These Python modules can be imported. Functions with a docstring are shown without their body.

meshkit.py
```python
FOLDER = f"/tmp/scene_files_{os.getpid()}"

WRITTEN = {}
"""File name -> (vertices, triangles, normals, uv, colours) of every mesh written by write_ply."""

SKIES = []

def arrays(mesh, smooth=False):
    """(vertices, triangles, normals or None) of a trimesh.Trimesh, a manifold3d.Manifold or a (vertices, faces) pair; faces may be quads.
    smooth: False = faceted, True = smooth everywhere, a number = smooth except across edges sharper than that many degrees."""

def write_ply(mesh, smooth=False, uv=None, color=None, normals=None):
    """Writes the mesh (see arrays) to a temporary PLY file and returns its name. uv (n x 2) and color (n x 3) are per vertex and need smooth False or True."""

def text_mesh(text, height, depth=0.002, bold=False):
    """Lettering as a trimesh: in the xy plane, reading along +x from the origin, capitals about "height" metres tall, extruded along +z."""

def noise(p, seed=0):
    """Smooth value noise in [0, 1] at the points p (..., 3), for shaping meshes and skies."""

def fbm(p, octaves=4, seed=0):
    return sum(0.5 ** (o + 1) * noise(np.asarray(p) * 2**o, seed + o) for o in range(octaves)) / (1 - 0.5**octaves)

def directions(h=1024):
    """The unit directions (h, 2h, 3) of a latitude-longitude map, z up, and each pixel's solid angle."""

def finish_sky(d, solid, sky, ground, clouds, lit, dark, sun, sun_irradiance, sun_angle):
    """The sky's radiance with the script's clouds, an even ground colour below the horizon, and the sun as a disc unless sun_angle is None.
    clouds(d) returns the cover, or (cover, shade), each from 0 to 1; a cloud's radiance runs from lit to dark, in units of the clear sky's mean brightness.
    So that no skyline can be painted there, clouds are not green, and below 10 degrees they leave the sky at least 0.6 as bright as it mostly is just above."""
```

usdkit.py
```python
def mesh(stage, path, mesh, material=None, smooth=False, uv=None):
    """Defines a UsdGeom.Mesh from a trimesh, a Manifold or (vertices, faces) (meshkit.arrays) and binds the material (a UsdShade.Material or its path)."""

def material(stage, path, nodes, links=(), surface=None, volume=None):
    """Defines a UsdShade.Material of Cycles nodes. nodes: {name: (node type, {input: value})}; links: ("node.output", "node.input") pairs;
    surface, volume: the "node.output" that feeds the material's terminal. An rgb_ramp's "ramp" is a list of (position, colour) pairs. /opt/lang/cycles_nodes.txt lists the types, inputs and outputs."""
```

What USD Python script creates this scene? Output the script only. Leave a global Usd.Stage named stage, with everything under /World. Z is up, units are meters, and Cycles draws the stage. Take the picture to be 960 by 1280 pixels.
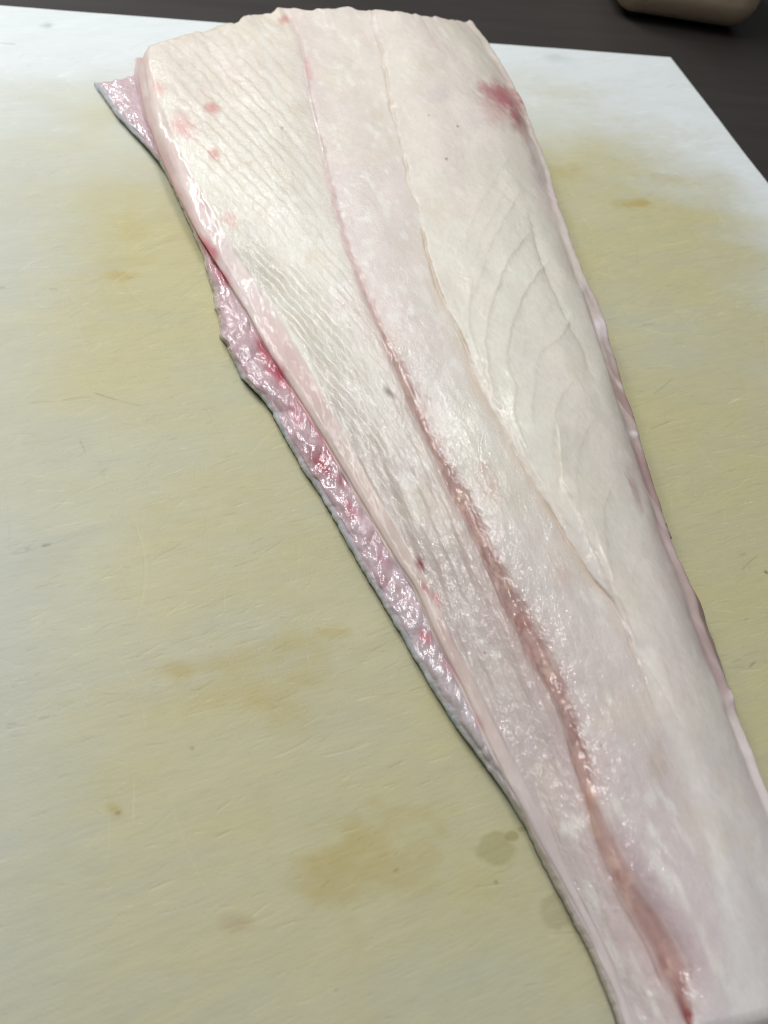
import math
import numpy as np
import trimesh
import usdkit
from meshkit import noise, fbm
from pxr import Gf, Sdf, Usd, UsdGeom, UsdLux, UsdShade, Vt
from scipy.interpolate import PchipInterpolator
from scipy.ndimage import gaussian_filter
from scipy.spatial import cKDTree

stage = Usd.Stage.CreateInMemory()
UsdGeom.SetStageUpAxis(stage, UsdGeom.Tokens.z)
UsdGeom.SetStageMetersPerUnit(stage, 1.0)
UsdGeom.Xform.Define(stage, '/World')
UsdGeom.Scope.Define(stage, '/World/Looks')
rng = np.random.default_rng(7)

# ------------------------------------------------------------------ camera
# A phone held about 25 cm over the board and rolled a little; its pose follows
# from the board's square far corner (the two edges' vanishing points).
F, H, M = 970.0, 0.25, 0.22
def _vps(h):
    x1 = (597.8 - h) / (0.0775 - M); x2 = (1034.4 - h) / (1.29 - M)
    return np.array([x1, -h + M * x1, F]), np.array([x2, -h + M * x2, F])
_hs = np.linspace(900.0, 1500.0, 60001)
_dots = [np.dot(*_vps(h)) for h in _hs]
_k = next(i for i in range(len(_dots) - 1) if _dots[i] * _dots[i + 1] <= 0)
v1, v2 = _vps(_hs[_k])
EX = v1 / np.linalg.norm(v1) * np.sign(v1[0]); EY = v2 / np.linalg.norm(v2)
EX -= EY * (EX @ EY); EX /= np.linalg.norm(EX)
EZ = np.cross(EX, EY)
RW = np.stack([EX, EY, EZ])              # camera (right, down, forward) -> world
EYE = np.array([0, 0, H])

cam = UsdGeom.Camera.Define(stage, '/World/camera')
ap = 5.6
cam.CreateHorizontalApertureAttr(ap); cam.CreateVerticalApertureAttr(ap * 4 / 3)
cam.CreateFocalLengthAttr(ap * F / 960)
cam.CreateFStopAttr(2.3); cam.CreateFocusDistanceAttr(0.335)
cam.CreateClippingRangeAttr(Gf.Vec2f(0.01, 100))
cam.CreateExposureAttr(-0.46)
_r, _u, _b = RW @ [1, 0, 0], RW @ [0, -1, 0], RW @ [0, 0, -1]
cam.AddTransformOp().Set(Gf.Matrix4d(*_r, 0, *_u, 0, *_b, 0, *EYE, 1))

def at(px, py, z=0.0):
    """The point at height z under a point of the photograph."""
    px, py, z = np.broadcast_arrays(np.asarray(px, float), np.asarray(py, float), np.asarray(z, float))
    w = np.stack([px - 480, py - 640, np.full_like(px, F)], -1) @ RW.T
    return EYE + w * ((z - H) / w[..., 2])[..., None]
def seen(p):
    c = (np.asarray(p) - EYE) @ RW
    return 480 + F * c[..., 0] / c[..., 2], 640 + F * c[..., 1] / c[..., 2]

# ------------------------------------------------------------------ lamps: the kitchen's ceiling lights, plus an added fill panel
def rect(name, pos, target, w, h, inten, color):
    l = UsdLux.RectLight.Define(stage, '/World/' + name)
    l.CreateWidthAttr(w); l.CreateHeightAttr(h); l.CreateIntensityAttr(inten); l.CreateColorAttr(Gf.Vec3f(*color))
    pos, target = np.array(pos, float), np.array(target, float)
    z = pos - target; z /= np.linalg.norm(z)
    x = np.cross([0, 1, 0.01], z); x /= np.linalg.norm(x)
    y = np.cross(z, x)
    l.AddTransformOp().Set(Gf.Matrix4d(*x, 0, *y, 0, *z, 0, *pos, 1))
rect('ceiling_light', (-0.42, 0.76, 1.32), (-0.42, 0.76, 0), 0.17, 0.80, 25.0, (0.985, 0.995, 1.0))
rect('ceiling_light_001', (-0.72, 1.66, 1.32), (-0.72, 1.66, 0), 0.32, 0.80, 25.0, (0.985, 0.995, 1.0))
rect('ceiling_light_002', (-1.10, 2.55, 1.32), (-1.10, 2.55, 0), 0.26, 0.80, 13.0, (0.985, 0.995, 1.0))
rect('ceiling_light_003', (-0.08, 0.98, 1.32), (-0.08, 0.98, 0), 0.13, 0.90, 25.0, (0.985, 0.995, 1.0))
rect('ceiling_fill', (0.0, 0.8, 2.2), (0.0, 0.8, 0), 6.0, 6.0, 0.50, (0.96, 0.99, 1.0))  # added panel standing in for bounced ceiling light, also brightens the box front

# ------------------------------------------------------------------ helpers
def lin(*c):
    c = np.asarray(c if len(c) > 1 else c[0], float) / 255
    return np.where(c <= 0.04045, c / 12.92, ((c + 0.055) / 1.055) ** 2.4)
def sm(a, b, x):
    t = np.clip((x - a) / (b - a), 0, 1)
    return t * t * (3 - 2 * t)
def tag(prim, label=None, category=None, kind=None, group=None):
    for k, v in (('label', label), ('category', category), ('kind', kind), ('group', group)):
        if v: prim.SetCustomDataByKey(k, v)
def material(name, nodes, links, surface='p.BSDF'):
    return usdkit.material(stage, '/World/Looks/' + name, nodes, links, surface)
def sheet(path, pts, tris, mat, normals=None, tint=None, wet=None, soft=None):
    m = UsdGeom.Mesh.Define(stage, path)
    m.CreatePointsAttr(Vt.Vec3fArray.FromNumpy(np.ascontiguousarray(pts, np.float32)))
    m.CreateFaceVertexCountsAttr(Vt.IntArray.FromNumpy(np.full(len(tris), tris.shape[1], np.int32)))
    m.CreateFaceVertexIndicesAttr(Vt.IntArray.FromNumpy(np.ascontiguousarray(tris, np.int32).ravel()))
    m.CreateSubdivisionSchemeAttr('none')
    if normals is not None:
        m.CreateNormalsAttr(Vt.Vec3fArray.FromNumpy(np.ascontiguousarray(normals, np.float32))); m.SetNormalsInterpolation('vertex')
    pv = UsdGeom.PrimvarsAPI(m)
    if tint is not None:
        pv.CreatePrimvar('tint', Sdf.ValueTypeNames.Color3fArray, 'vertex').Set(Vt.Vec3fArray.FromNumpy(np.ascontiguousarray(tint, np.float32)))
    if wet is not None:
        pv.CreatePrimvar('wet', Sdf.ValueTypeNames.FloatArray, 'vertex').Set(Vt.FloatArray.FromNumpy(np.ascontiguousarray(wet, np.float32)))
    if soft is not None:
        pv.CreatePrimvar('soft', Sdf.ValueTypeNames.FloatArray, 'vertex').Set(Vt.FloatArray.FromNumpy(np.ascontiguousarray(soft, np.float32)))
    UsdShade.MaterialBindingAPI.Apply(m.GetPrim()).Bind(mat)
    return m.GetPrim()
def grid_quads(nr, nc):
    i = np.arange(nr * nc).reshape(nr, nc)
    return np.stack([i[:-1, :-1], i[1:, :-1], i[1:, 1:], i[:-1, 1:]], -1).reshape(-1, 4)
def grid_normals(P):
    du = np.gradient(P, axis=1); dv = np.gradient(P, axis=0)
    n = np.cross(dv, du)
    n /= np.maximum(np.linalg.norm(n, axis=-1, keepdims=True), 1e-12)
    return n

# ------------------------------------------------------------------ materials
M_table = material('dark_table', {
    'g': ('geometry', {}), 'm': ('mapping', {'scale': (6, 60, 60)}), 'n': ('noise_texture', {'scale': 1.0, 'detail': 5.0, 'roughness': 0.6}),
    'n2': ('noise_texture', {'scale': 5.0, 'detail': 3.0}),
    'r': ('rgb_ramp', {'ramp': [(0.25, (0.025, 0.0212, 0.019)), (0.75, (0.037, 0.0315, 0.028))]}),
    'rr': ('map_range', {'from_min': 0.3, 'from_max': 0.7, 'to_min': 0.55, 'to_max': 0.72}),
    'p': ('principled_bsdf', {'specular_ior_level': 0.35})},
    [('g.position', 'm.vector'), ('m.vector', 'n.vector'), ('g.position', 'n2.vector'), ('n.fac', 'r.fac'), ('n2.fac', 'rr.value'), ('r.color', 'p.base_color'), ('rr.result', 'p.roughness')])
M_board = material('stained_plastic', {
    'a': ('attribute', {'attribute': 'tint'}), 'g': ('geometry', {}),
    'rot': ('mapping', {'rotation': (0, 0, -0.22)}),
    'm': ('mapping', {'scale': (120, 900, 400)}), 'n': ('noise_texture', {'scale': 1.0, 'detail': 4.0, 'roughness': 0.65}),
    'm2': ('mapping', {'scale': (35, 420, 400)}), 'n2': ('noise_texture', {'scale': 1.0, 'detail': 3.0, 'roughness': 0.6}),
    'n3': ('noise_texture', {'scale': 1500.0, 'detail': 2.0}),
    'k': ('rgb_ramp', {'ramp': [(0.25, (0.93, 0.93, 0.92)), (0.5, (1, 1, 1)), (0.8, (1.04, 1.04, 1.04))]}),
    'mx': ('mix_color', {'blend_type': 'multiply', 'fac': 1.0, 'use_clamp': False}),
    'k2': ('rgb_ramp', {'ramp': [(0.2, (0.965, 0.962, 0.95)), (0.8, (1.02, 1.02, 1.025))]}),
    'mx2': ('mix_color', {'blend_type': 'multiply', 'fac': 1.0, 'use_clamp': False}),
    'h': ('math', {'math_type': 'multiply_add', 'value2': 0.8}), 
    'b': ('bump', {'strength': 0.22, 'distance': 0.0004}),
    'p': ('principled_bsdf', {'roughness': 0.5, 'specular_ior_level': 0.35})},
    [('g.position', 'rot.vector'), ('rot.vector', 'm.vector'), ('m.vector', 'n.vector'), ('rot.vector', 'm2.vector'), ('m2.vector', 'n2.vector'), ('g.position', 'n3.vector'),
     ('n.fac', 'k.fac'), ('n2.fac', 'k2.fac'), ('a.color', 'mx.a'), ('k.color', 'mx.b'), ('mx.result', 'mx2.a'), ('k2.color', 'mx2.b'),
     ('n.fac', 'h.value1'), ('n3.fac', 'h.value3'), ('h.value', 'b.height'), ('b.normal', 'p.normal'), ('mx2.result', 'p.base_color')])
def wet_material(name, scale, bead, fine, coat_rough, base_rough=0.5, spec=0.25, along=1.0, detail=1.0, twist=0.5, ior=1.6):
    # a film of water: broad beads and a finer grain in the clear coat, over flesh whose own relief is softer
    return material(name, {
        'a': ('attribute', {'attribute': 'tint'}), 'w': ('attribute', {'attribute': 'wet'}), 's': ('attribute', {'attribute': 'soft'}), 'g': ('geometry', {}),
        'rot': ('mapping', {'rotation': (0, 0, FISH_ANGLE)}), 'st': ('mapping', {'scale': (along, 1.0, 1.0)}),
        'n': ('noise_texture', {'scale': scale, 'detail': detail, 'roughness': 0.55, 'distortion': twist}),
        'n2': ('noise_texture', {'scale': scale * 3.3, 'detail': 2.0}),
        'n3': ('noise_texture', {'scale': 90.0, 'detail': 2.0}),
        'k': ('rgb_ramp', {'ramp': [(0.2, (0.95, 0.94, 0.93)), (0.8, (1.04, 1.04, 1.04))]}),
        'mx': ('mix_color', {'blend_type': 'multiply', 'fac': 1.0, 'use_clamp': False}),
        'b': ('bump', {'strength': 1.0, 'distance': bead}),
        'bf': ('bump', {'strength': 1.0, 'distance': fine}),
        'b2': ('bump', {'strength': 1.0, 'distance': fine * 0.8}),
        'rr': ('map_range', {'from_min': 0.35, 'from_max': 0.65, 'to_min': coat_rough * 0.6, 'to_max': coat_rough * 1.8}),
        'p': ('principled_bsdf', {'roughness': base_rough, 'specular_ior_level': spec, 'coat_ior': ior,
                                  'subsurface_method': 'burley', 'subsurface_scale': 0.003, 'subsurface_radius': (1.0, 0.75, 0.6)})},
        [('g.position', 'rot.vector'), ('rot.vector', 'st.vector'), ('st.vector', 'n.vector'), ('st.vector', 'n2.vector'), ('g.position', 'n3.vector'), ('n2.fac', 'k.fac'), ('a.color', 'mx.a'), ('k.color', 'mx.b'), ('mx.result', 'p.base_color'),
         ('n.fac', 'b.height'), ('n2.fac', 'bf.height'), ('b.normal', 'bf.normal'), ('bf.normal', 'p.coat_normal'), ('n2.fac', 'b2.height'), ('b2.normal', 'p.normal'), ('n3.fac', 'rr.value'), ('rr.result', 'p.coat_roughness'), ('w.fac', 'p.coat_weight'), ('s.fac', 'p.subsurface_weight')])

# ------------------------------------------------------------------ table
ZT = -0.02                                # table top; the board is 2 cm thick and its top is z = 0
table = trimesh.creation.box((3.2, 2.6, 0.04)); table.apply_translation((0.1, 0.9, ZT - 0.02))
tag(usdkit.mesh(stage, '/World/table', table, M_table).GetPrim(), 'dark brown table top under the cutting board', 'table', 'structure')

# ------------------------------------------------------------------ cutting board
corner = at(840, 70)
XR, YB = corner[0], corner[1]
XL, YF = XR - 1.25, YB - 0.98
def board_x(px, y):                       # where the line y = const crosses the picture's column px
    k = (px - 480) / F
    c0 = (np.stack([0 * y, y, 0 * y - H], -1)) @ RW
    return -(c0[..., 0] - k * c0[..., 2]) / (EX[0] - k * EX[2])
pyr = np.linspace(1420, 40, 1000)
ys = at(480, pyr)[:, 1]
ys = ys[(ys < YB - 0.004)]
ys = np.concatenate([[YF + 0.003], ys[ys > YF + 0.01], [YB - 0.003]])
xa = np.maximum(board_x(-30.0, ys), XL + 0.02)
xb = np.minimum(board_x(990.0, ys), XR - 0.012)
NC = 760
t = np.linspace(0, 1, NC)
bx = xa[:, None] + (xb - xa)[:, None] * t
bx = np.concatenate([np.full((len(ys), 1), XL + 0.003), bx, np.full((len(ys), 1), XR - 0.003)], 1)
BP = np.stack([bx, np.repeat(ys[:, None], bx.shape[1], 1), np.zeros_like(bx)], -1)
bpx, bpy = seen(BP)

dxr, dyb, dxl = XR - BP[..., 0], YB - BP[..., 1], BP[..., 0] - (XR - 0.86)
wn = fbm(np.stack([BP[..., 0] * 9, BP[..., 1] * 14, 0 * bx], -1), 4, 3) - 0.5
wn2 = fbm(np.stack([BP[..., 0] * 30, BP[..., 1] * 60, 0 * bx], -1), 4, 9) - 0.5
yel = sm(0.05, 0.21, dyb + 0.10 * wn) * sm(0.015, 0.115, dxr + 0.09 * wn + 0.02 * wn2)
leftpale = sm(-40, 230, bpx + 200 * wn + 0.10 * (bpy - 300))
yel = yel * (0.22 + 0.78 * leftpale)
pale, yell = lin(224, 229, 229), lin(195, 188, 145)
wn3 = fbm(np.stack([BP[..., 0] * 45 + BP[..., 1] * 14, BP[..., 1] * 190 - BP[..., 0] * 60, 0 * bx], -1), 4, 17) - 0.5
inward = sm(.02, .30, dyb + .12 * wn) * sm(.01, .10, dxr + .06 * wn)  # board turns greyer inward from its far and right edges
pale0, pale = pale, pale + (lin(193, 195, 183) - pale) * inward[..., None]
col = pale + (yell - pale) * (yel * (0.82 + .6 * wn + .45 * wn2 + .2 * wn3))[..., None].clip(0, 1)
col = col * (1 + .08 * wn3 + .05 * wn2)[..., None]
wn4 = fbm(np.stack([BP[..., 0] * 150, BP[..., 1] * 190, 0 * bx], -1), 4, 23) - 0.5
def spot(cx, cy, rx, ry, amount, colour, rot=0.0, ragged=0.5, soft=0.5):
    global col
    dx, dy = bpx - cx + rx * .9 * (wn + wn2 + wn3) * min(1, ragged), bpy - cy + ry * 1.6 * (wn2 + wn) * min(1, ragged)
    c, s = math.cos(rot), math.sin(rot)
    r = np.hypot((dx * c + dy * s) / rx, (-dx * s + dy * c) / ry) + ragged * (wn * .9 + wn2 * 1.2 + wn3 * .9 + wn4 * 1.6)
    k = (1 - sm(1 - soft, 1 + soft * 0.6, r)) * amount * np.clip(1 + (2.0 * wn2 + 1.4 * wn3) * min(1, ragged * 1.1), .1, 1.5)
    col = col * (1 - k[..., None]) + np.asarray(colour) * k[..., None]
och, och2 = lin(180, 158, 84), lin(190, 174, 112)
for a in [(290, 850, 150, 60, .42, och2, -.12, .6, .9), (235, 832, 45, 10, .45, och, -.15, .5, .8), (222, 835, 14, 10, .35, och, 0, .6, .8), (310, 815, 40, 14, .35, och, -.25, .6, .9), (300, 850, 60, 40, .28, och, -.2, .6, .9), (370, 810, 40, 28, .3, och, .2, .7, .9), (350, 880, 40, 40, .2, och, 0, .7, .9), (410, 788, 30, 8, .35, och, .1, .6, .9), (470, 1075, 120, 55, .42, och, -.2, .8, .6),
          (400, 1085, 40, 26, .3, och, 0, .8, .8), (190, 345, 80, 40, .35, och2, -.2, 1., .9), (160, 350, 28, 10, .4, och, 0, .9, .8), (180, 290, 50, 30, .35, och2, 0, .9, .9),
          (150, 400, 70, 40, .22, och2, 0, .9, .9), (330, 700, 150, 90, .22, lin(188, 180, 128), -.2, 1, .9), (300, 600, 120, 70, .2, lin(190, 182, 130), -.2, 1, .9),
          (795, 255, 26, 6, .6, och, .05, .7, .6), (700, 215, 40, 12, .35, och, .1, .9, .8), (840, 225, 40, 10, .3, och, .1, .9, .8), (790, 170, 80, 25, .25, och2, .1, .9, .9),
          (705, 120, 40, 12, .3, och2, 0, .9, .9), (142, 1012, 11, 9, .55, och, .4, .8, .8), (147, 1016, 4, 3, .6, lin(130, 95, 50), 0, .5, .8), (610, 1120, 60, 30, .2, och2, 0, 1, .8),
          (240, 935, 3, 3, .4, lin(150, 110, 60), 0, .5, .9), (300, 1155, 26, 12, .25, lin(170, 140, 100), 0, .9, .9), (620, 1103, 3, 3, .4, lin(120, 95, 50), 0, .4, .9), (495, 1088, 4, 2, .4, lin(110, 95, 55), -.6, .4, .9),
          (420, 1237, 3, 2, .3, lin(120, 105, 75), -.4, .4, .9), (445, 1180, 22, 140, .07, och, -.1, .8, .9), (620, 1062, 24, 23, .55, lin(166, 157, 112), .2, .55, .22), (641, 1046, 9, 8, .6, lin(158, 148, 96), 0, .5, .25),
          (652, 1037, 5, 4, .5, lin(158, 148, 96), 0, .5, .3), (702, 1140, 30, 24, .5, lin(168, 156, 122), .6, .6, .25), (60, 680, 40, 22, .18, lin(150, 145, 125), -.3, 1, .9), (60, 545, 30, 16, .15, lin(150, 145, 115), -.3, 1, .9),
          (60, 32, 9, 4, .35, lin(150, 155, 155), 0, .8, .9), (690, 72, 16, 5, .4, lin(165, 168, 165), .1, .8, .9), (180, 1225, 70, 14, .12, lin(190, 188, 180), 0, 1, .9), (235, 440, 140, 60, .14, lin(196, 190, 140), 0, 1, .9)]:
    spot(*a[:4], a[4] * (.75 if a[2] > 30 else 1), *a[5:])
# knife marks: short cuts, most of them running with the board's length, with a few long pale or dark scratches
bh = np.zeros(bx.shape)
flat_tree = cKDTree(np.stack([bpx.ravel(), bpy.ravel()], 1))
cm = np.zeros(bx.size); bhf = np.zeros(bx.size)
strokes = []
for _ in range(3200):
    x, y = rng.uniform(-10, 970), rng.uniform(60, 1280) if rng.random() < .35 else rng.uniform(60, 900)
    ang = rng.normal(-0.33 + 0.12 * (x > 640), 0.16); L = rng.gamma(2.0, 9.0) * (0.5 if y < 300 else 1)
    k = rng.random()
    strokes.append((x, y, x + L * math.cos(ang), y + L * math.sin(ang), rng.uniform(.35, .8), (-1 if k < .45 else 1) * rng.uniform(.03, .17), rng.uniform(0.1, 1.0)))
for _ in range(500):
    x, y = rng.uniform(690, 960), rng.uniform(170, 420)
    ang = rng.normal(-0.05, 0.35); L = rng.gamma(2.0, 6.0)
    strokes.append((x, y, x + L * math.cos(ang), y + L * math.sin(ang), rng.uniform(.4, .9), rng.choice([-1, 1]) * rng.uniform(.02, .10), .5))
for _ in range(420):
    x, y = (rng.normal(260, 150), rng.normal(560, 230)) if rng.random() < .6 else (rng.uniform(640, 960), rng.uniform(200, 900))
    ang = rng.choice([1.57, 1.0, -.75, .3]) + rng.normal(0, 0.15); L = rng.gamma(2.0, 17.0)
    strokes.append((x, y, x + L * math.cos(ang), y + L * math.sin(ang), .5, rng.choice([-1, 1]) * rng.uniform(.02, .10), .4))
for s in [(163, 640, 164, 792, .8, .10, .6), (142, 813, 183, 927, .8, .09, .5), (167, 971, 166, 1027, 1.0, .15, .8), (135, 1006, 133, 1080, .9, .10, .6), (209, 985, 276, 1141, .8, .09, .5), (280, 735, 282, 780, .7, .08, .4),
          (37, 504, 70, 501, .9, -.22, .8), (75, 502, 120, 496, .9, -.2, .8), (117, 491, 150, 501, 1.0, -.32, .9), (150, 501, 182, 508, .8, -.2, .8), (100, 550, 108, 567, .9, -.25, .6), (0, 360, 8, 359, 1.3, -.35, .6), (62, 362, 74, 361, 1.2, -.25, .6),
          (13, 694, 50, 684, .9, -.18, .8), (52, 683, 64, 680, 1.6, -.55, .9), (64, 680, 86, 672, .8, -.15, .7), (31, 687, 38, 685, 1.4, -.3, .5), (8, 907, 22, 905, 1.2, -.25, .6), (48, 900, 64, 896, 1.2, -.25, .6), (67, 895, 69, 895, 1.6, -.45, .6),
          (816, 494, 844, 470, .8, -.22, .7), (812, 537, 844, 524, .8, -.2, .7), (805, 461, 838, 460, .7, -.12, .5), (927, 713, 950, 692, .8, -.28, .8), (925, 694, 934, 692, 1.2, -.25, .6), (956, 714, 961, 717, 1.6, -.85, .8), (937, 834, 946, 826, 1.4, -.35, .7), (820, 600, 870, 590, .6, -.1, .4),
          (20, 55, 0, 54, 1.0, -.3, .4), (115, 106, 130, 101, .8, -.05, .2), (400, 945, 470, 925, .9, .07, .8), (345, 945, 395, 918, .9, .07, .8), (380, 1150, 330, 1165, .9, .06, .6), (720, 1090, 700, 1105, .7, -.1, .5)]:
    strokes.append(s)
for x0, y0, x1, y1, w, dc, dep in strokes:
    n = max(2, int(math.hypot(x1 - x0, y1 - y0) / 0.6)); u = np.linspace(0, 1, n)
    bow = rng.normal(0, 0.02) * math.hypot(x1 - x0, y1 - y0)
    pts = np.stack([x0 + (x1 - x0) * u - (y1 - y0) * 0.02 * np.sin(u * 3.1) * bow, y0 + (y1 - y0) * u + bow * np.sin(u * 3.1)], 1)
    q = flat_tree.query_ball_point(pts, w + 0.9)
    idx = np.unique(np.concatenate([np.asarray(z_, int) for z_ in q])) if len(q) else []
    if len(idx) == 0: continue
    dd, _n = cKDTree(pts).query(flat_tree.data[idx])
    k = np.exp(-(dd / w) ** 2) * np.interp(_n / max(n - 1, 1), [0, .15, .8, 1], [.2, 1, .8, .1])
    cm[idx] += k * dc; bhf[idx] -= k * dep
col *= np.exp(np.clip(cm, -1.6, .35) * 1.0).reshape(bx.shape)[..., None]
BP[..., 2] += bhf.reshape(bx.shape) * 0.00016 + 0.0005 * (fbm(BP * [25, 40, 1], 3, 21) - 0.5)
bn = grid_normals(BP); bn *= np.sign(bn[..., 2:3])
nr, nc = bx.shape
# rounded rim and sides, as further rings round the top sheet's border
ring = np.concatenate([np.arange(nc), (np.arange(1, nr) * nc + nc - 1), ((nr - 1) * nc + np.arange(nc - 2, -1, -1)), (np.arange(nr - 2, 0, -1) * nc)])
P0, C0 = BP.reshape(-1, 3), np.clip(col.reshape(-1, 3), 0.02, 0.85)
rp = P0[ring]
od = np.zeros_like(rp)
od[:, 0] = np.where(rp[:, 0] < XL + .004, -1, np.where(rp[:, 0] > XR - .004, 1, 0)); od[:, 1] = np.where(rp[:, 1] < YF + .004, -1, np.where(rp[:, 1] > YB - .004, 1, 0))
P_all, C_all, N_all, F_all = [P0], [C0], [bn.reshape(-1, 3)], [grid_quads(nr, nc)[:, ::1]]
prev, base = ring, len(P0)
for ang, drop in ((30, 0), (60, 0), (90, 0), (90, 1)):
    a = math.radians(ang)
    q = rp + od * 0.003 * math.sin(a); q[:, 2] = rp[:, 2] * math.cos(a) - 0.003 * (1 - math.cos(a)) if not drop else ZT + 0.0005
    nn = od * math.sin(a) + np.array([0, 0, math.cos(a) + 1e-3]); nn /= np.linalg.norm(nn, axis=1, keepdims=True)
    cur = base + np.arange(len(ring)); base += len(ring)
    P_all.append(q); C_all.append(C0[ring] * 0 + pale0 * .95); N_all.append(nn)
    F_all.append(np.stack([prev, cur, np.roll(cur, -1), np.roll(prev, -1)], 1)); prev = cur
BPts, BF = np.concatenate(P_all), np.concatenate(F_all)
fn = np.cross(BPts[BF[:, 1]] - BPts[BF[:, 0]], BPts[BF[:, 2]] - BPts[BF[:, 0]])
flip = (fn * np.concatenate(N_all)[BF[:, 0]]).sum(1) < 0
BF[flip] = BF[flip][:, ::-1]
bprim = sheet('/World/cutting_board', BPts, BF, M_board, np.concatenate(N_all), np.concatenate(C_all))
tag(bprim, 'white plastic cutting board, stained yellow and scored by knives, under the fish fillet', 'cutting board')

# ------------------------------------------------------------------ the fish fillet
# Feature lines of the fillet as they run from the wide end to the tail, (x, y) of the photograph, each with the height above the board.
def line(pts):
    pts = np.array(pts, float)
    return PchipInterpolator(pts[:, 1], pts[:, 0], extrapolate=True), pts[0, 1], pts[-1, 1]
A = [(118, 103), (132, 125), (150, 149), (170, 170), (188, 190), (203, 210), (216, 235), (229, 262), (241, 290), (250, 312), (259, 340), (266, 365), (271, 392), (274, 412), (287, 440), (298, 462), (305, 476), (323, 492), (350, 535), (375, 580), (410, 635), (440, 690), (470, 740), (505, 800), (540, 860), (575, 915), (610, 962), (650, 1022), (680, 1083), (707, 1135), (738, 1195), (762, 1252), (778, 1303)]
B = [(169, 72), (174, 105), (185, 150), (205, 205), (232, 262), (260, 312), (284, 350), (309, 390), (334, 435), (368, 488), (405, 547), (440, 606), (470, 656), (500, 706), (517, 731), (547, 797), (578, 858), (607, 919), (634, 975), (655, 1012), (668, 1040), (695, 1088), (722, 1138), (752, 1196), (776, 1252), (790, 1301)]
C = [(186, 58), (196, 110), (214, 165), (238, 215), (268, 268), (296, 318), (330, 368), (362, 420), (393, 475), (428, 538), (460, 596), (490, 648), (522, 704), (548, 756), (566, 800), (592, 848), (616, 898), (642, 950), (668, 1002), (694, 1056), (716, 1105), (742, 1155), (768, 1210), (786, 1255), (800, 1299)]
D = [(352, 10), (378, 60), (386, 110), (405, 190), (419, 250), (432, 300), (450, 350), (469, 395), (489, 440), (509, 480), (530, 530), (555, 580), (583, 635), (608, 690), (633, 740), (660, 790), (690, 850), (712, 905), (733, 970), (752, 1035), (779, 1100), (810, 1150), (839, 1205), (856, 1262), (862, 1282)]
E = [(462, 13), (470, 40), (482, 90), (495, 150), (510, 215), (522, 260), (540, 330), (556, 380), (580, 430), (601, 480), (626, 530), (651, 570), (681, 625), (706, 670), (735, 715), (768, 755), (789, 800), (808, 850), (826, 900), (850, 960), (872, 1030), (890, 1100), (905, 1180), (915, 1270)]
G = [(578, 25), (606, 60), (622, 90), (640, 125), (655, 165), (670, 215), (690, 275), (714, 340), (738, 400), (756, 450), (779, 530), (802, 600), (823, 660), (846, 735), (868, 795), (889, 845), (910, 893), (933, 952), (953, 1005), (985, 1085), (1010, 1160), (1026, 1242)]
R = [(608, 48), (630, 80), (645, 110), (660, 160), (670, 195), (690, 248), (709, 302), (727, 350), (741, 385), (756, 430), (762, 455), (781, 505), (799, 550), (817, 602), (829, 648), (850, 705), (876, 762), (896, 822), (915, 880), (941, 948), (961, 1000), (993, 1080), (1019, 1155), (1036, 1240)]
lines = {k: line(v) for k, v in dict(A=A, B=B, C=C, D=D, E=E, G=G, R=R).items()}
NRW = 1180
vv = np.linspace(0, 1, NRW)
def along(k, off=0.0):
    f, y0, y1 = lines[k]
    y = y0 + (y1 - y0) * vv
    return f(y) + off, y
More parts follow.
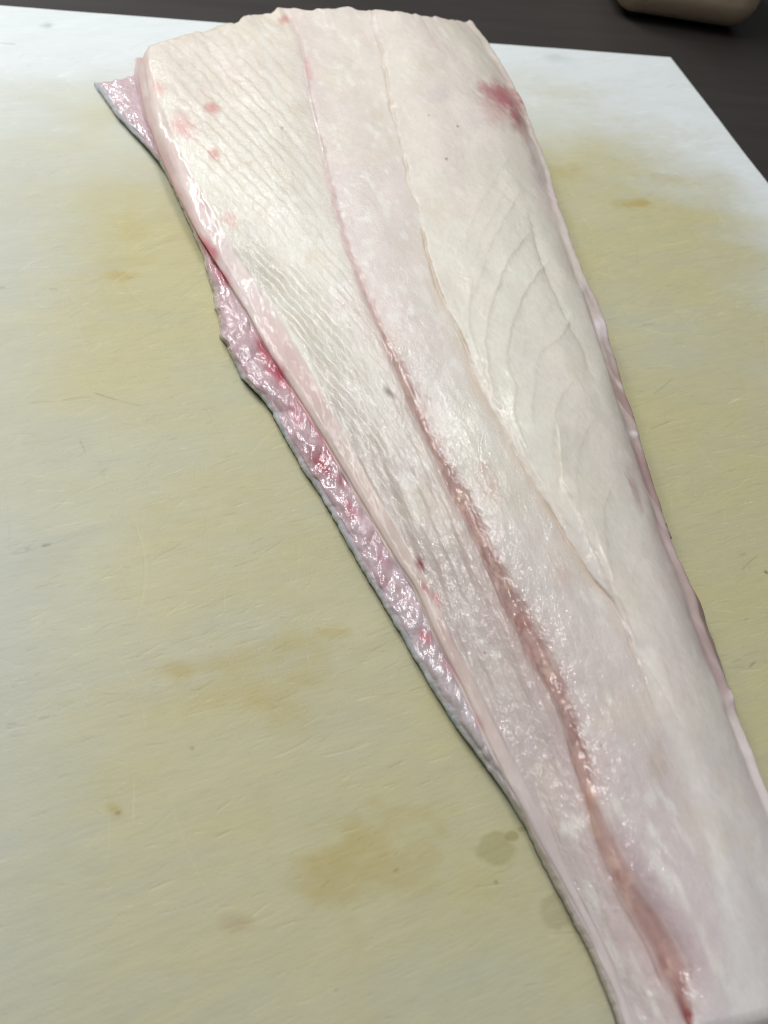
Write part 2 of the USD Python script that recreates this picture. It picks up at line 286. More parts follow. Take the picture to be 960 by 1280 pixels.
thick = np.interp(vv, [0, .15, .35, .6, .8, 1], [1.28, 1.05, .80, .58, .46, .38]); thick = .86 * thick; thick = gaussian_filter(thick, 60, mode='nearest')
yref = 60 + 1240 * vv
bloodw = np.interp(yref, [0, 200, 330, 400, 500, 600, 700, 780, 860, 950, 1000, 1060, 1120, 1180, 1230, 1270, 1300], [3, 4, 6, 8, 12, 16, 21, 25, 24, 21, 18, 21, 28, 35, 38, 20, 9])
bloodw = bloodw * (1 + 0.35 * (fbm(np.stack([yref / 45, 0 * yref, 0 * yref], 1), 2, 5) - .5) * 2)
skinw = np.interp(yref, [60, 160, 400, 480, 700, 980, 1060, 1300], [8, 7, 4, 9, 9, 9, 5, 4]) * (0.75 + 0.5 * fbm(np.stack([yref / 18, 0 * yref, 0 * yref], 1), 3, 8))
rough_edge = (fbm(np.stack([yref / 9, 0 * yref, 0 * yref], 1), 3, 15) - .5) * np.interp(yref, [60, 300, 390, 480, 520, 1300], [3, 3, 7, 5, 2.5, 2])
flapend = sm(1010, 940, yref)             # the pink strip thins out towards the tail
f_, y0_, y1_ = lines['B']
B0p = (f_(93 + (y1_ - 93) * vv), 93 + (y1_ - 93) * vv)
step = np.interp(vv, [0, .1, .25, .5, .75, 1], [.020, .013, .0036, .0022, .0010, .0004])
crest = sm(.22, .38, vv) * sm(.95, .8, vv)
ctrl = []                                 # (x, y, z) of each control line
ax, ay = along('A'); bx_, by_ = along('B'); cx, cy = along('C'); dx_, dy_ = along('D'); ex, ey = along('E'); gx, gy = along('G'); rx, ry = along('R')
ax = ax + rough_edge
def mixl(p, q, t): return p[0] + (q[0] - p[0]) * t, p[1] + (q[1] - p[1]) * t
Ap, Bp, Cp, Dp, Ep, Gp, Rp = (ax, ay), (bx_, by_), (cx, cy), (dx_, dy_), (ex, ey), (gx, gy), (rx, ry)
room = np.maximum(bx_ - ax, 4)
s1 = np.minimum(1.8, room * .2); s2 = np.minimum(skinw, room * .6)
def add(p, z, off=0.0): ctrl.append((p[0] + off, p[1], z + 0 * vv))
flz = .0085 - .0018 * sm(.70, .85, vv)
add(Ap, .0012)                                                     # 0 skin outer, at the board
low = sm(960, 1060, yref)
add(Ap, .0042 - .0012 * low, s1)                                                 # 1
add(Ap, .0062 - .0012 * low, s2)                                                 # 2 skin | flap
add(mixl((Ap[0] + s2, Ap[1]), B0p, .55), flz * .95)                 # 3
add(B0p, flz - (.001 - .0008 * crest) * (1 - low), -np.minimum(5, room * .25))                    # 4 flap | ridge foot
add(Bp, flz + step * (.5 - .15 * crest), -.2)                                     # 5
add(Bp, flz + step * (.85 + .15 * crest) + .0005 * crest, np.minimum(9, (cx - bx_) * .4))       # 6
add(Cp, flz + step * (1.05 - .1 * crest) + .0010 * (1 - .7 * low))                                   # 7 ridge | belly
zb = (flz + step) ; zd = .036 * thick
add(mixl(Cp, Dp, .35), zb + (zd - zb) * .48)                       # 8
add(mixl(Cp, Dp, .7), zb + (zd - zb) * .84)                        # 9
add(Dp, zd * .985, -bloodw * .5)                                   # 10 belly | bloodline
add(Dp, zd - .0009 * bloodw / 33)                                # 11
add(Dp, zd * 1.0, bloodw * .5)                                     # 12 bloodline | middle
add(mixl(Dp, Ep, .5), .0405 * thick)                               # 13
add(Ep, .0425 * thick, 0)                                          # 14 groove
add(mixl(Ep, Gp, .35), .0455 * thick)                              # 15
add(mixl(Ep, Gp, .75), .0415 * thick)                              # 16
add(Gp, .0310 * thick)                                             # 17 dorsal | side
add(Rp, .0150 * thick)                                             # 18 silhouette of the side
names = [('skin', 0, 2, (5, 8)), ('dark_meat_strip', 2, 4, (34, 14)), ('membrane_ridge', 4, 7, (10, 12, 26)), ('belly_loin', 7, 10, (48, 44, 42)),
         ('bloodline', 10, 12, (17, 17)), ('middle_loin', 12, 14, (44, 42)), ('back_loin', 14, 17, (56, 64, 40)), ('cut_side', 17, 18, (40,))]
ctrl = np.array(ctrl)                     # K x 3 x NRW
s_at = [0.0]; part_cols, part_of = {}, []
for n_, a, b, seg in names:
    c0 = len(s_at) - 1
    for j, m_ in enumerate(seg):
        s_at += list(a + j + np.arange(1, m_ + 1) / m_)
    part_cols[n_] = (c0, len(s_at) - 1)
s_at = np.array(s_at)
X, Y, Z = (PchipInterpolator(np.arange(len(ctrl)), ctrl[:, k, :], axis=0)(s_at).T for k in range(3))   # rows x columns
# one continuous look along the rows: drop the kinks of the hand-drawn lines
Z = gaussian_filter(Z, (14, 1.2), mode='nearest')
FP = at(X, Y, Z)
mid0, mid1 = FP[0, 200], FP[-1, 200]
axis = (mid1 - mid0)[:2] / np.linalg.norm((mid1 - mid0)[:2])
FISH_ANGLE = float(-math.atan2(axis[1], axis[0]))
q1 = FP[..., 0] * axis[0] + FP[..., 1] * axis[1]; q2 = -FP[..., 0] * axis[1] + FP[..., 1] * axis[0]
def nz(fa, fc, octs=3, seed=0): return fbm(np.stack([q1 * fa, q2 * fc, 0 * q1], -1), octs, seed) - .5
col_s = np.broadcast_to(s_at, X.shape)
inside = lambda a, b, soft=.12: sm(a - soft, a + soft, col_s) * (1 - sm(b - soft, b + soft, col_s))
def off(k, jit=0.0):                      # distance from a line, in picture points
    f = lines[k][0] if isinstance(k, str) else k
    return (X - f(Y)) * .88 + jit
n_a, n_b, n_c = nz(60, 120, 4, 1), nz(250, 450, 3, 2), nz(14, 30, 3, 3)
h = np.zeros(X.shape)
w_flap, w_ridge, w_belly, w_blood, w_mid, w_back, w_side, w_skin = inside(2, 4.2), inside(4.4, 7), inside(7, 10), inside(10, 12, .35), inside(12, 14), inside(14, 17), sm(16.8, 17.2, col_s), 1 - sm(1.6, 2.2, col_s)
# belly: blades of muscle running slantwise from the ridge
ub = (X - lines['C'][0](Y)) / (lines['D'][0](Y) - lines['C'][0](Y))
yg = np.arange(0, 1400.0)
gph = np.interp(Y, yg, np.cumsum(np.interp(yg, [0, 150, 300, 450, 600, 900, 1300], [.0045, .0036, .0031, .0028, .0016, .0008, .0005])))
ph = 10.5 * (ub - gph) + .7 * n_a + 1.2 * n_c + .25 * n_b
saw = ph - np.floor(ph)
blade = sm(0, .75, saw) * (1 - sm(.82, 1, saw))
blade_on = w_belly * np.interp(Y, [20, 80, 200, 420, 700, 1000, 1150, 1300], [.5, .9, 1, .75, .5, .3, .1, 0]) * (.55 + 1.1 * np.clip(nz(35, 60, 2, 12) + .35, 0, 1)) * sm(1.0, .82, ub) * sm(.02, .14, ub)
h += .00022 * blade * blade_on * np.interp(Y, [0, 300, 800], [1.25, .9, .45])
stri = nz(30, 420, 3, 31)
h += .0022 * nz(12, 190, 2, 160) * w_belly * sm(450, 620, Y) * sm(1250, 1000, Y)
h += .0011 * stri * (w_belly + .5 * w_mid) * np.interp(Y, [0, 350, 600, 900, 1300], [.05, .08, .7, .9, .4])
wetbump = nz(220, 420, 3, 40)
h += .0011 * wetbump * (w_belly * np.interp(Y, [0, 120, 300, 1300], [.08, .12, .28, .5]) + .12 * w_back + .5 * w_mid * sm(250, 600, Y) * sm(1.0, .3, (X - lines['D'][0](Y)) / (lines['E'][0](Y) - lines['D'][0](Y))) + 1.0 * w_blood * sm(300, 600, Y) * (1 - .8 * sm(960, 1020, Y)) + .9 * w_flap)
# dark strip: slanting segments with lumpy wet surface
phf = (Y + .55 * X * 0 + 22 * col_s) / np.interp(Y, [60, 400, 1000], [15, 24, 22]) + 1.2 * n_c
segm = np.abs((phf % 1) - .5) * 2
h += (.0005 * np.sqrt(np.clip(segm, 0, 1)) + .0030 * nz(110, 170, 2, 44)) * inside(2.2, 4.2, .3) * flapend[:, None] * np.interp(Y, [60, 250, 350], [.4, .5, 1])
# bloodline: sunken and uneven
h -= .0009 * np.clip(bloodw[:, None] / 25, .25, 1) * np.exp(-(off('D', 4 * n_a) / (bloodw[:, None] * .42 + 2)) ** 2)
h += .0010 * nz(110, 200, 3, 50) * w_blood * sm(350, 600, Y) * (1 - .8 * sm(960, 1020, Y))
# groove between middle and back loin, ragged; fades towards the tail
jE = 9 * n_a + 2.5 * n_b
eE = np.interp(Y, [0, 60, 300, 560, 760, 850, 950], [1.25, 1.0, .9, .75, .55, .15, 0])
dE = off('E', jE)
brk = np.clip(.75 + 3.0 * nz(55, 40, 3, 170), .1, 1.3)
h -= .0009 * eE * brk * np.exp(-(dE / 1.9) ** 2)
h -= .0004 * eE * np.exp(-np.maximum(-dE, 0) / 18) * sm(2.5, -2.5, dE)
# blades of the back loin: thin steps of the muscle layers
def fl(pts): return line(pts)
steps = [([(665, 286), (648, 306), (632, 335), (619, 367), (609, 403), (607, 431), (612, 470), (622, 505)], .9), ([(690, 322), (670, 345), (650, 379), (638, 415), (632, 454), (642, 482), (643, 514), (652, 545), (668, 580)], 1.0), ([(716, 385), (700, 423), (676, 439), (668, 478), (664, 514), (668, 534), (690, 560)], .55),
         ([(690, 520), (698, 545), (702, 585), (712, 617), (737, 645), (753, 690), (767, 730), (787, 777), (800, 813)], 1.1), ([(700, 596), (722, 640), (734, 668), (744, 690), (760, 728), (775, 768)], 1.2), ([(650, 545), (668, 585), (690, 622), (706, 648), (720, 668)], 1.0),
         ([(800, 813), (815, 840), (838, 880), (855, 912), (866, 925)], .7), ([(822, 810), (836, 845), (845, 900)], .35), ([(560, 310), (572, 340), (590, 350), (585, 395), (596, 440)], .45), ([(576, 320), (590, 360), (586, 400), (600, 450), (607, 480)], .4),
         ([(556, 92), (558, 140), (570, 160)], .4), ([(600, 150), (580, 190), (560, 215)], .25), ([(770, 860), (780, 905), (785, 940)], .3), ([(660, 265), (668, 300), (686, 352), (706, 392), (726, 436), (742, 480)], -1.2), ([(640, 215), (620, 260), (600, 300), (590, 330)], .35), ([(555, 330), (575, 400), (598, 455), (618, 500)], .5), ([(640, 190), (615, 230), (590, 280), (575, 330)], .4), ([(655, 235), (632, 270), (608, 320), (592, 370)], .45), ([(725, 470), (700, 500), (690, 540), (692, 580)], .5),
         ([(745, 520), (725, 560), (720, 600), (728, 640)], .45), ([(770, 600), (755, 640), (757, 690), (772, 740)], .4), ([(800, 690), (790, 730), (797, 780), (815, 830)], .35)]
edge_lines = np.zeros(X.shape); plates = np.zeros(X.shape); back_on = sm(13.9, 14.3, col_s)
for i_, (pts, a) in enumerate(steps):
    ysrt = sorted(pts, key=lambda p: p[1])
    yy_ = [p[1] for p in ysrt]
    if len(set(yy_)) < len(yy_): continue
    f, y0, y1 = fl(ysrt)
    d = (X - f(np.clip(Y, y0, y1))) * .9 + 5 * n_a + 4 * n_b
    on = sm(y0 - 4, y0 + 22, Y) * sm(y1 + 4, y1 - 26, Y)
    if i_ not in (3, 4, 5, 6, 13): d = -d
    k = on * np.where(d > 0, np.exp(-np.maximum(d, 0) / 16), np.exp(np.minimum(d, 0) / 3.2)) * (.6 + 1.2 * np.clip(nz(40, 40, 2, 60 + i_) + .4, 0, 1))
    h += .00050 * a * k * back_on
    plates = np.maximum(plates, on * sm(-.5, 1.5, -d if i_ not in (3, 4, 5, 6, 13) else d) * np.exp(-np.abs(d) / 22) * back_on)
    edge_lines = np.maximum(edge_lines, on * abs(a) * np.exp(-(d / 1.8) ** 2) * back_on)
# general unevenness
h += .0042 * nz(16, 26, 3, 70) * sm(6, 8, col_s) + .0009 * nz(70, 110, 3, 71) * sm(6.5, 7.5, col_s) * (1 - .5 * w_back - .65 * w_belly * sm(620, 420, Y))
h += .0016 * nz(60, 60, 3, 72) * w_side + .0022 * w_side * np.exp(-((col_s - 17.45 - .5 * nz(25, 1, 2, 73)) / .13) ** 2)
h += .0006 * nz(350, 350, 2, 74) * w_skin
h -= .0014 * np.exp(-((col_s - 17.12) / .12) ** 2) * sm(300, 420, Y) * sm(560, 460, Y)
h += (.0012 * nz(35, 110, 3, 140) + .0003 * nz(200, 400, 2, 141)) * w_ridge * (1 - .8 * sm(1000, 1060, Y))
n0 = grid_normals(FP); n0 *= np.sign((n0 * (EYE - FP)).sum(-1, keepdims=True))
FP = FP + n0 * h[..., None]
FP[..., 2] = np.maximum(FP[..., 2], .0006)

# ---- colours of the flesh (mostly its own; some light and shade is painted in)
def ramp_y(stops, yy=None):
    yy = Y if yy is None else yy
    s_ = [s[0] for s in stops]; c_ = np.array([lin(s[1]) for s in stops])
    return np.stack([np.interp(yy, s_, c_[:, k]) for k in range(3)], -1)
back_c = ramp_y([(20, (230, 220, 210)), (150, (231, 221, 212)), (300, (235, 229, 214)), (500, (233, 228, 215)), (650, (231, 223, 213)), (800, (227, 217, 210)), (1000, (225, 216, 212)), (1280, (227, 221, 218))])
mid_c = ramp_y([(20, (228, 217, 208)), (250, (229, 217, 210)), (350, (230, 219, 211)), (550, (226, 219, 210)), (750, (223, 213, 207)), (950, (219, 205, 202)), (1280, (222, 212, 211))])
belly_c = ramp_y([(20, (234, 225, 210)), (200, (234, 227, 214)), (400, (229, 223, 211)), (560, (216, 207, 198)), (750, (207, 193, 187)), (950, (208, 192, 188)), (1280, (217, 204, 202))])
ridge_c = ramp_y([(60, (236, 222, 210)), (150, (235, 219, 210)), (280, (232, 212, 207)), (380, (229, 211, 206)), (450, (223, 201, 195)), (560, (215, 196, 186)), (750, (208, 189, 178)), (900, (208, 191, 183)), (1000, (213, 199, 195)), (1280, (218, 206, 204))])
ridge_c = ridge_c * (1 + .25 * nz(40, 140, 3, 142))[..., None] + (lin(228, 184, 180) - ridge_c) * (.25 * sm(.02, .25, nz(30, 90, 3, 143)))[..., None]
flap_c = ramp_y([(60, (206, 186, 190)), (200, (208, 188, 194)), (330, (220, 194, 196)), (430, (202, 174, 179)), (560, (192, 164, 169)), (700, (202, 181, 186)), (800, (194, 179, 183)), (900, (198, 188, 190)), (1020, (212, 200, 199)), (1280, (216, 204, 204))])
blood_c = ramp_y([(20, (222, 200, 194)), (180, (212, 182, 178)), (330, (202, 168, 160)), (450, (194, 160, 150)), (560, (188, 152, 143)), (700, (182, 146, 138)), (850, (180, 143, 136)), (1000, (190, 154, 143)), (1120, (184, 146, 138)), (1230, (178, 136, 130)), (1275, (150, 76, 76))])
side_c = ramp_y([(20, (218, 202, 196)), (200, (214, 194, 190)), (420, (196, 172, 168)), (520, (164, 137, 133)), (680, (150, 122, 118)), (820, (160, 132, 130)), (900, (192, 170, 170)), (1280, (206, 190, 190))])  # brownish pink, darkened mid-length to paint the shade on the turned-away side
tint = back_c.copy()
def over(c, k):
    global tint
    k = np.clip(k, 0, 1)[..., None]
    tint = tint * (1 - k) + np.asarray(c) * k
over(mid_c, 1 - sm(13.7, 14.3, col_s)); over(belly_c, 1 - sm(9.9, 10.25, col_s)); over(ridge_c, 1 - sm(6.7, 7.25, col_s)); over(flap_c, 1 - sm(4.1, 4.5, col_s))
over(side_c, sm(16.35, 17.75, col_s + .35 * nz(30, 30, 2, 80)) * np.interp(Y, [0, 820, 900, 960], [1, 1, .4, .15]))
# broad patches
over(lin(232, 226, 210), .5 * sm(.0, .25, nz(18, 24, 3, 81)) * (col_s > 7)); over(lin(226, 202, 198), sm(.02, .28, nz(16, 28, 3, 82)) * sm(7, 8, col_s) * (.28 - .1 * back_on))
over(lin(222, 208, 186), .30 * sm(.05, .3, nz(50, 70, 3, 83)) * sm(7, 8, col_s)); over(lin(242, 238, 230), .6 * sm(.06, .3, nz(120, 300, 3, 84)) * (w_belly + w_mid + .5 * w_back))
# bloodline with soft borders
dD = np.abs(off('D', 7 * n_a + 4 * n_b)) / (bloodw[:, None] * .5)
over(lin(212, 184, 178), .6 * np.exp(-(dD / 2.2) ** 2) * sm(250, 500, Y)); over(blood_c * (1 + .5 * nz(220, 220, 3, 85))[..., None], (1 - sm(.3, 1.5, dD + (.6 * n_b + .3 * nz(60, 500, 3, 150)) * (1 - .75 * sm(960, 1040, Y)))) * np.interp(Y, [0, 180, 330, 450], [.45, .7, .85, .92]))
over(lin(222, 190, 172), .55 * sm(.05, .22, nz(200, 260, 3, 86)) * (1 - sm(.6, 1, dD)) * sm(400, 600, Y)); over(lin(156, 104, 96), .5 * sm(.05, .25, nz(120, 250, 3, 87)) * (1 - sm(.4, .9, dD)) * sm(450, 650, Y))
# purple-grey veins beside it near the tail
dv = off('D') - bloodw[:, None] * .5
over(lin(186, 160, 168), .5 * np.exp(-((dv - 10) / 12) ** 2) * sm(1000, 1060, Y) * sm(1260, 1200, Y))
fx = off('D') + np.interp(Y, [20, 110, 200, 300, 400], [46, 36, 26, 20, 14]) + 10 * n_a
over(lin(242, 237, 228), .6 * np.exp(-(fx / 4.5) ** 2) * sm(20, 60, Y) * sm(380, 280, Y))
over(lin(228, 208, 206), .30 * np.exp(-((off('D') - 2) / 14) ** 2) * sm(420, 300, Y))
# groove and layer edges; pale flecks also paint the groove's lit right wall
over(lin(196, 168, 138), np.interp(Y, [180, 330], [.22, .6]) * eE * brk * np.exp(-(dE / 2.2) ** 2)); over(lin(222, 204, 182), .35 * eE * np.exp(-((dE + 5) / 7) ** 2) * sm(250, 400, Y)); over(lin(242, 236, 226), .5 * eE * np.exp(-((dE - 3.5) / 2.5) ** 2) * np.clip(7 * nz(120, 120, 3, 171) + .2 * sm(330, 250, Y), 0, 1)); over(lin(214, 184, 166), .35 * sm(380, 520, Y) * eE * np.exp(-((dE + 3) / 9) ** 2))
over(lin(242, 236, 222), .40 * plates); over(lin(200, 178, 156), .13 * edge_lines); over(lin(212, 186, 172), .28 * (1 - sm(0, .25, saw)) * blade_on)  # plates: faint shading between muscle layers, put into the tint
over(lin(186, 150, 142), .16 * sm(.04, .2, stri) * w_belly * sm(450, 650, Y))
# ridge: paler membrane with a thin white rim at its foot
over(lin(238, 226, 222), .65 * np.exp(-((off('B') - 3) / 1.7) ** 2) * sm(330, 520, Y) * sm(1010, 960, Y))
over(lin(226, 172, 172), .6 * np.exp(-((off('B') - 1) / 4) ** 2) * sm(330, 260, Y))
# pink strip: lilac lumps, deep pink flecks and blood spots
over(lin(228, 206, 212), .4 * sm(0, .25, nz(150, 200, 3, 44)) * w_flap); over(lin(166, 104, 112), .45 * sm(.02, .25, nz(60, 90, 3, 90)) * w_flap * sm(280, 340, Y) * sm(860, 760, Y)); over(lin(196, 164, 172), .35 * (1 - sm(0, .3, segm)) * w_flap)
over(lin(200, 90, 110), .55 * np.exp(-((col_s - 4.0) / .45) ** 2) * sm(400, 440, Y) * sm(600, 560, Y))
def dab(cx, cy, r, c, a, long=1.0, ang=1.05, rag=.6):
    dx, dy = X - cx, Y - cy
    cc, ss = math.cos(ang), math.sin(ang)
    rr = np.hypot((dx * cc + dy * ss) / (r * long), (-dx * ss + dy * cc) / r) + rag * (n_b * .9 + n_a)
    over(lin(c), a * (1 - sm(.1, 1.25, rr)))
red, pink = (170, 52, 72), (222, 132, 132)
for a in [(630, 122, 17, (164, 62, 78), .85, 1.9, .75), (645, 150, 13, (150, 58, 70), .8, 1.8, 1.2), (612, 112, 12, (190, 110, 118), .6, 1.6, .3), (655, 172, 7, (170, 100, 104), .4, 2.5, 1.3), (664, 200, 5, (170, 120, 120), .35, 3, 1.3), (620, 135, 22, (205, 150, 150), .45, 1.5, .9),
          (265, 135, 8, (214, 110, 110), .6, 1.3, .3), (268, 194, 8, (206, 120, 112), .65, 1.3, .9), (228, 158, 16, pink, .5, 1.4, .5), (200, 110, 9, pink, .4, 1.4, .9), (355, 25, 7, (214, 130, 116), .6, 1.5, 0), (288, 275, 10, pink, .4, 1.5, .9), (385, 85, 5, pink, .3, 4, 1.3),
          (262, 312, 9, (206, 70, 100), .7, 2.6, .95), (278, 345, 8, (214, 90, 118), .55, 2.4, .95), (345, 465, 12, (186, 54, 84), .75, 2.2, 1.0), (330, 440, 9, red, .55, 2.2, 1.0), (403, 580, 13, (176, 64, 78), .8, 1.7, 1.0), (425, 600, 7, red, .5, 2.5, 1.0), (370, 520, 10, (200, 96, 118), .5, 2, 1.),
          (526, 706, 8, (140, 52, 70), .85, 1.5, 1.1), (530, 735, 6, (180, 100, 104), .6, 2, 1.1), (545, 750, 7, (190, 110, 110), .6, 2.2, 1.1), (530, 795, 9, (190, 84, 92), .75, 1.6, .9), (440, 640, 8, (206, 110, 130), .5, 2.4, 1.), (480, 700, 9, (210, 130, 150), .4, 2.4, 1.), (560, 835, 8, (190, 120, 134), .4, 2.2, 1.), (600, 905, 7, (190, 140, 150), .4, 2.2, 1.),
          (486, 490, 5, (110, 90, 76), .8, 2.6, .85), (545, 120, 14, (206, 190, 190), .3, 1.2, 0), (610, 600, 14, (200, 158, 146), .4, 2.5, 1.1), (735, 1000, 14, (208, 156, 124), .3, 1.6, 1.2), (860, 1268, 7, (150, 56, 62), .7, 1.4, 1.), (795, 610, 6, (160, 110, 110), .5, 5, 1.2),
          (572, 158, 1.8, (120, 60, 50), .8, 1, 0), (558, 199, 2, (150, 110, 90), .7, 1, 0), (536, 144, 1.5, (140, 110, 100), .6, 1, 0), (353, 160, 2, (150, 120, 60), .7, 1, 0), (752, 932, 2, (90, 70, 70), .7, 1, 0), (606, 816, 1.5, (90, 60, 50), .7, 1, 0),
          (700, 720, 16, (214, 190, 184), .5, 2, 1.1), (822, 952, 14, (205, 188, 172), .5, 2.2, 1.4), (840, 680, 20, (212, 190, 188), .5, 2.5, 1.1), (850, 850, 22, (210, 190, 188), .4, 2.5, 1.1)]:
    dab(*a[:5], *a[5:])
# the cut side: streaks, white bits of fat
over(lin(142, 102, 102), .5 * sm(.0, .22, nz(14, 260, 3, 95)) * sm(17, 17.2, col_s) * sm(380, 480, Y) * sm(930, 860, Y)); over(lin(236, 226, 226), .35 * sm(.24, .34, nz(60, 300, 3, 96)) * sm(17.1, 17.3, col_s))
for x_, y_, r_ in [(747, 411, 6), (726, 362, 3), (789, 545, 2.5), (908, 874, 4)]:
    dab(x_, y_, r_, (234, 222, 224), .8, 2.4, 1.2, .8)
    h2 = .0007 * np.exp(-(np.hypot((X - x_) + .4 * (y_ - Y), (Y - y_) * .45) / (r_)) ** 2)
    FP += n0 * h2[..., None]
over(belly_c, .85 * sm(1000, 1060, Y) * inside(.9, 7.2, .3))
# skin: silvery blue-grey bevel above, dark at the very edge
sil = lin(206, 214, 224)[None, None] * (1 + .7 * nz(180, 240, 3, 97))[..., None]
dark_e = lin(34, 42, 50)
sk = sm(2.05, 1.3, col_s) * np.interp(Y, [60, 300, 380, 440, 470, 980, 1060, 1300], [.85, .8, .35, .45, .95, .95, .5, .3])
over(sil, sk); over(dark_e, sm(.40, .1, col_s + .5 * nz(120, 120, 2, 98)) * np.interp(Y, [60, 300, 350, 390, 440, 470, 1300], [.9, .75, .3, .1, .2, 1, .9]))
over(lin(200, 190, 196), .5 * inside(1.4, 3.2, .6) * sm(760, 960, Y) * sm(1120, 1020, Y))
over(lin(130, 160, 182), .45 * sm(.05, .25, nz(90, 300, 2, 99)) * sk)
tint *= (1 + .07 * n_b + .10 * n_a)[..., None]
tint = np.clip(tint, .01, .86)
wet = (w_belly * np.interp(Y, [0, 100, 1300], [.45, .7, .8]) + w_flap * 1.0 + w_ridge * np.interp(Y, [0, 250, 320], [.6, .6, .35]) + w_blood * .8 + w_mid * np.interp(Y, [0, 400, 560, 900, 1300], [.3, .55, .95, .8, .7]) * (1 - .55 * sm(.35, .9, (X - lines['D'][0](Y)) / (lines['E'][0](Y) - lines['D'][0](Y)))) + w_back * np.interp(Y, [0, 600, 1300], [.22, .35, .4]) + w_side * .25 + w_skin * .6)
wet = np.clip(wet * (.75 + 1.0 * nz(60, 60, 3, 100)), 0.05, 1)

# the knife left the wide end a little ragged
jag = (fbm(np.stack([np.linalg.norm(FP[0] - FP[0, 0], axis=1) / .012, 0 * s_at, 0 * s_at], 1), 4, 130) - .5) * .011
fade = np.exp(-vv / .02)[:, None]
FP[..., :2] += (jag[None] * fade)[..., None] * axis
FP[..., 2] += (np.roll(jag, 7)[None] * fade) * .25 * sm(4.5, 6, col_s)
# ---- close the fillet: side tucked under on the right, rounded cut ends, underside edge at the board
right = FP[:, -1:]
rn = np.stack([np.gradient(right[:, 0, 1]), -np.gradient(right[:, 0, 0])], 1); rn = gaussian_filter(rn, (25, 0)); rn /= np.linalg.norm(rn, axis=1, keepdims=True)
if (rn[600] @ (FP[600, -1, :2] - FP[600, 200, :2])) < 0: rn = -rn
tuck = []
for t_, o_ in ((.72, .0004), (.42, -.001), (.18, -.003), (.03, -.006)):
    q = right[:, 0].copy(); q[:, :2] += rn * o_; q[:, 2] = np.maximum(right[:, 0, 2] * t_, .0006); tuck.append(q[:, None])
left = FP[:, :1].copy(); left[..., 2] = .0003; left[:, 0, :2] -= 0
FPc = np.concatenate([left, FP] + tuck, 1)
tc = np.concatenate([tint[:, :1], tint] + [tint[:, -1:]] * 4, 1); wc = np.concatenate([wet[:, :1], wet] + [wet[:, -1:]] * 4, 1)
def cap(row, outdir):
    P = FPc[row]; z = P[:, 2]; r = np.minimum(.0045, .45 * z)[:, None]
    rows = []
    for a in (25, 50, 75, 90):
        a = math.radians(a)
        q = P + np.array([*outdir, 0]) * r * math.sin(a); q[:, 2] = z - r[:, 0] * (1 - math.cos(a)); rows.append(q)
    for k in (.66, .33, .0):
        q = rows[3].copy(); q[:, :2] -= np.array(outdir) * .004 * (1 - k); q[:, 2] = np.maximum(rows[3][:, 2] * k, .0004); rows.append(q)
    return np.array(rows)
top = cap(0, (-axis[0], -axis[1]))[::-1]; bot = cap(-1, (axis[0], axis[1]))
FPc = np.concatenate([top, FPc, bot], 0)
tc = np.concatenate([np.repeat(tc[:1], 7, 0), tc, np.repeat(tc[-1:], 7, 0)], 0); wc = np.concatenate([np.repeat(wc[:1], 7, 0), wc, np.repeat(wc[-1:], 7, 0)], 0)
# flesh lets light through, less so next to where one part meets the next
soft = np.full(FPc.shape[:2], 9.0)
for n_, (c0, c1) in part_cols.items():
    for c_ in (c0 + 1, c1 + 1):
        soft = np.minimum(soft, np.linalg.norm(FPc - FPc[:, c_:c_ + 1], axis=-1))
soft = .85 * sm(.0, .003, soft)
fnrm = grid_normals(FPc)
if (fnrm[600, 250, 2]) < 0: fnrm = -fnrm
M_flesh = wet_material('wet_flesh', 200, .0004, .00012, .12, along=.6)
M_belly = wet_material('wet_belly_flesh', 470, .0007, .0002, .06, along=.6)
M_dark = wet_material('wet_dark_meat', 230, .0006, .00006, .045, along=.8, detail=2.5, twist=1.2, ior=1.72)
M_memb = wet_material('wet_membrane', 160, .0006, .00008, .09, along=.3)
M_skin = wet_material('fish_skin', 300, .0006, .0001, .12, .35, .5)
mats = dict(skin=M_skin, dark_meat_strip=M_dark, membrane_ridge=M_memb, belly_loin=M_belly, bloodline=M_dark, middle_loin=M_belly, back_loin=M_flesh, cut_side=M_memb)
base_pt = np.array([*FPc[600, 250, :2], 0.0])
fish = UsdGeom.Xform.Define(stage, '/World/fish_fillet'); fish.AddTranslateOp().Set(Gf.Vec3d(*map(float, base_pt)))
tag(fish.GetPrim(), 'large raw pale fish fillet lying cut side up on the stained cutting board', 'fish fillet')
nrows, ncols = FPc.shape[:2]
plabel = dict(skin='thin dark silvery skin showing along the left edge', dark_meat_strip='wet pink and lilac strip of meat with red spots', membrane_ridge='smooth pale ridge beside the pink strip', belly_loin='wet flesh with fine slanting muscle lines',
              bloodline='red-brown bloodline running down the fillet', middle_loin='pinkish band between bloodline and groove', back_loin='smooth cream flesh with thin layered edges and a red bruise', cut_side='dull pinkish side face along the right edge')
for n_, (c0, c1) in part_cols.items():
    c0, c1 = c0 + 1, c1 + 1
    if n_ == 'skin': c0 = 0
    if n_ == 'cut_side': c1 = ncols - 1
    sl = slice(c0, c1 + 1); w_ = c1 - c0 + 1
    q = grid_quads(nrows, w_)
    P = FPc[:, sl].reshape(-1, 3) - base_pt; N = fnrm[:, sl].reshape(-1, 3)
    k = len(q) // 2
    if np.cross(P[q[k, 1]] - P[q[k, 0]], P[q[k, 2]] - P[q[k, 0]]) @ N[q[k, 0]] < 0: q = q[:, ::-1]
    tag(sheet('/World/fish_fillet/' + n_, P, q, mats[n_], N, tc[:, sl].reshape(-1, 3), wc[:, sl].ravel(), soft[:, sl].ravel()), plabel[n_])

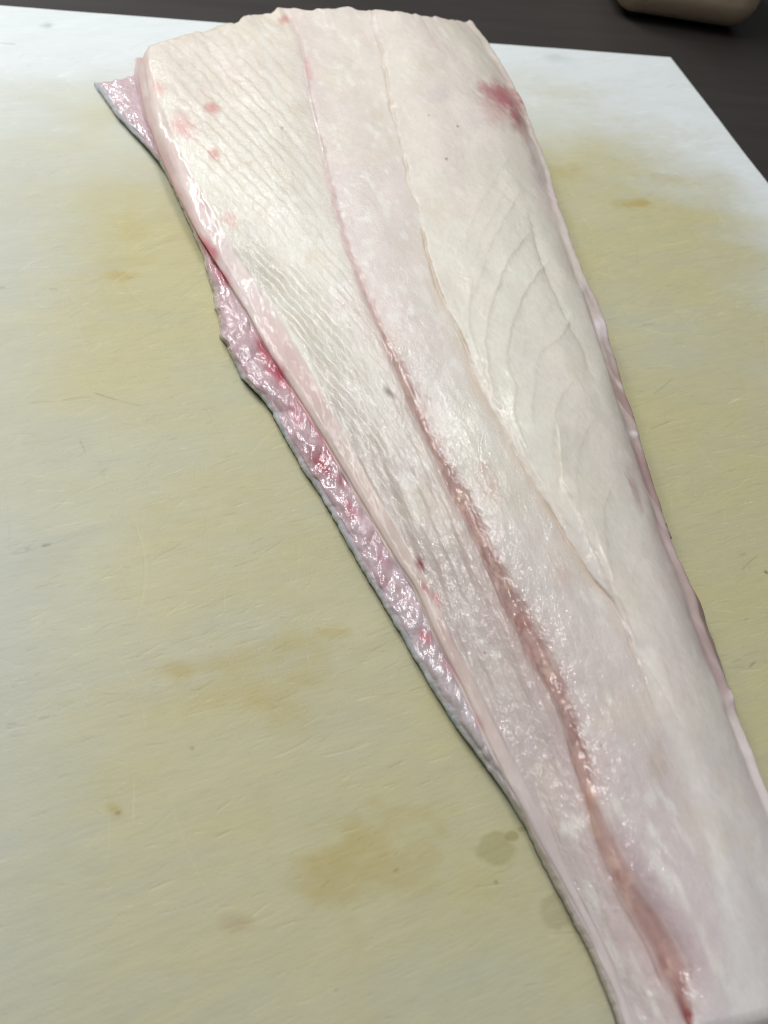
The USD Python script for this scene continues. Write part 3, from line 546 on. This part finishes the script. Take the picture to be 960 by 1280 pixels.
# ------------------------------------------------------------------ the tan box behind
import manifold3d as m3
M_box = material('tan_box', {'g': ('geometry', {}), 'n': ('noise_texture', {'scale': 90.0, 'detail': 4.0}), 'n2': ('noise_texture', {'scale': 12.0, 'detail': 3.0}),
    'r': ('rgb_ramp', {'ramp': [(0.3, tuple(lin(214, 192, 162))), (0.7, tuple(lin(226, 206, 178)))]}), 'b': ('bump', {'strength': .3, 'distance': .001}), 'p': ('principled_bsdf', {'roughness': .55})},
    [('g.position', 'n.vector'), ('g.position', 'n2.vector'), ('n2.fac', 'r.fac'), ('r.color', 'p.base_color'), ('n.fac', 'b.height'), ('b.normal', 'p.normal')])
bl, br_ = at(764, 16, ZT + .006), at(942, 44, ZT + .006)
wid = float(np.linalg.norm(br_ - bl)); ang = math.atan2(br_[1] - bl[1], br_[0] - bl[0])
def rounded(x0, x1, y0, y1, z0, z1, r, taper=0.0):
    parts = [m3.Manifold.sphere(r, 40).translate((x, y, z)) for x in (x0 + r, x1 - r) for y in (y0 + r, y1 - r) for z in (z0 + r, z1 - r)]
    return m3.Manifold.batch_hull(parts)
body = rounded(0, wid, 0, .16, .003, .085, .024)
lid = rounded(-.004, wid + .004, -.004, .164, .080, .098, .008)
feet = [m3.Manifold.cylinder(.006, .009, .009, 24).translate((x, y, 0)) for x in (.03, wid - .03) for y in (.03, .13)]
bxf = UsdGeom.Xform.Define(stage, '/World/tan_box'); bxf.AddTranslateOp().Set(Gf.Vec3d(float(bl[0]), float(bl[1]), ZT)); bxf.AddRotateZOp().Set(math.degrees(ang))
tag(bxf.GetPrim(), 'tan box with rounded corners standing on the dark table behind the board', 'box')
usdkit.mesh(stage, '/World/tan_box/body', body, M_box, 40); usdkit.mesh(stage, '/World/tan_box/lid', lid, M_box, 40)
for i, f_ in enumerate(feet): usdkit.mesh(stage, '/World/tan_box/foot' + (f'_{i:03d}' if i else ''), f_, M_table, 40)
#print('corner', corner, 'XL', XL, 'YF', YF, at(0, 1280), at(480, 1280), at(960, 1280), 'fish', FP[0, 0], FP[0, -1], FP[-1, 0], 'dist mid', np.linalg.norm(FP[600, 250] - EYE), 'bl', bl, wid, 'angle', FISH_ANGLE, ncols, nrows)
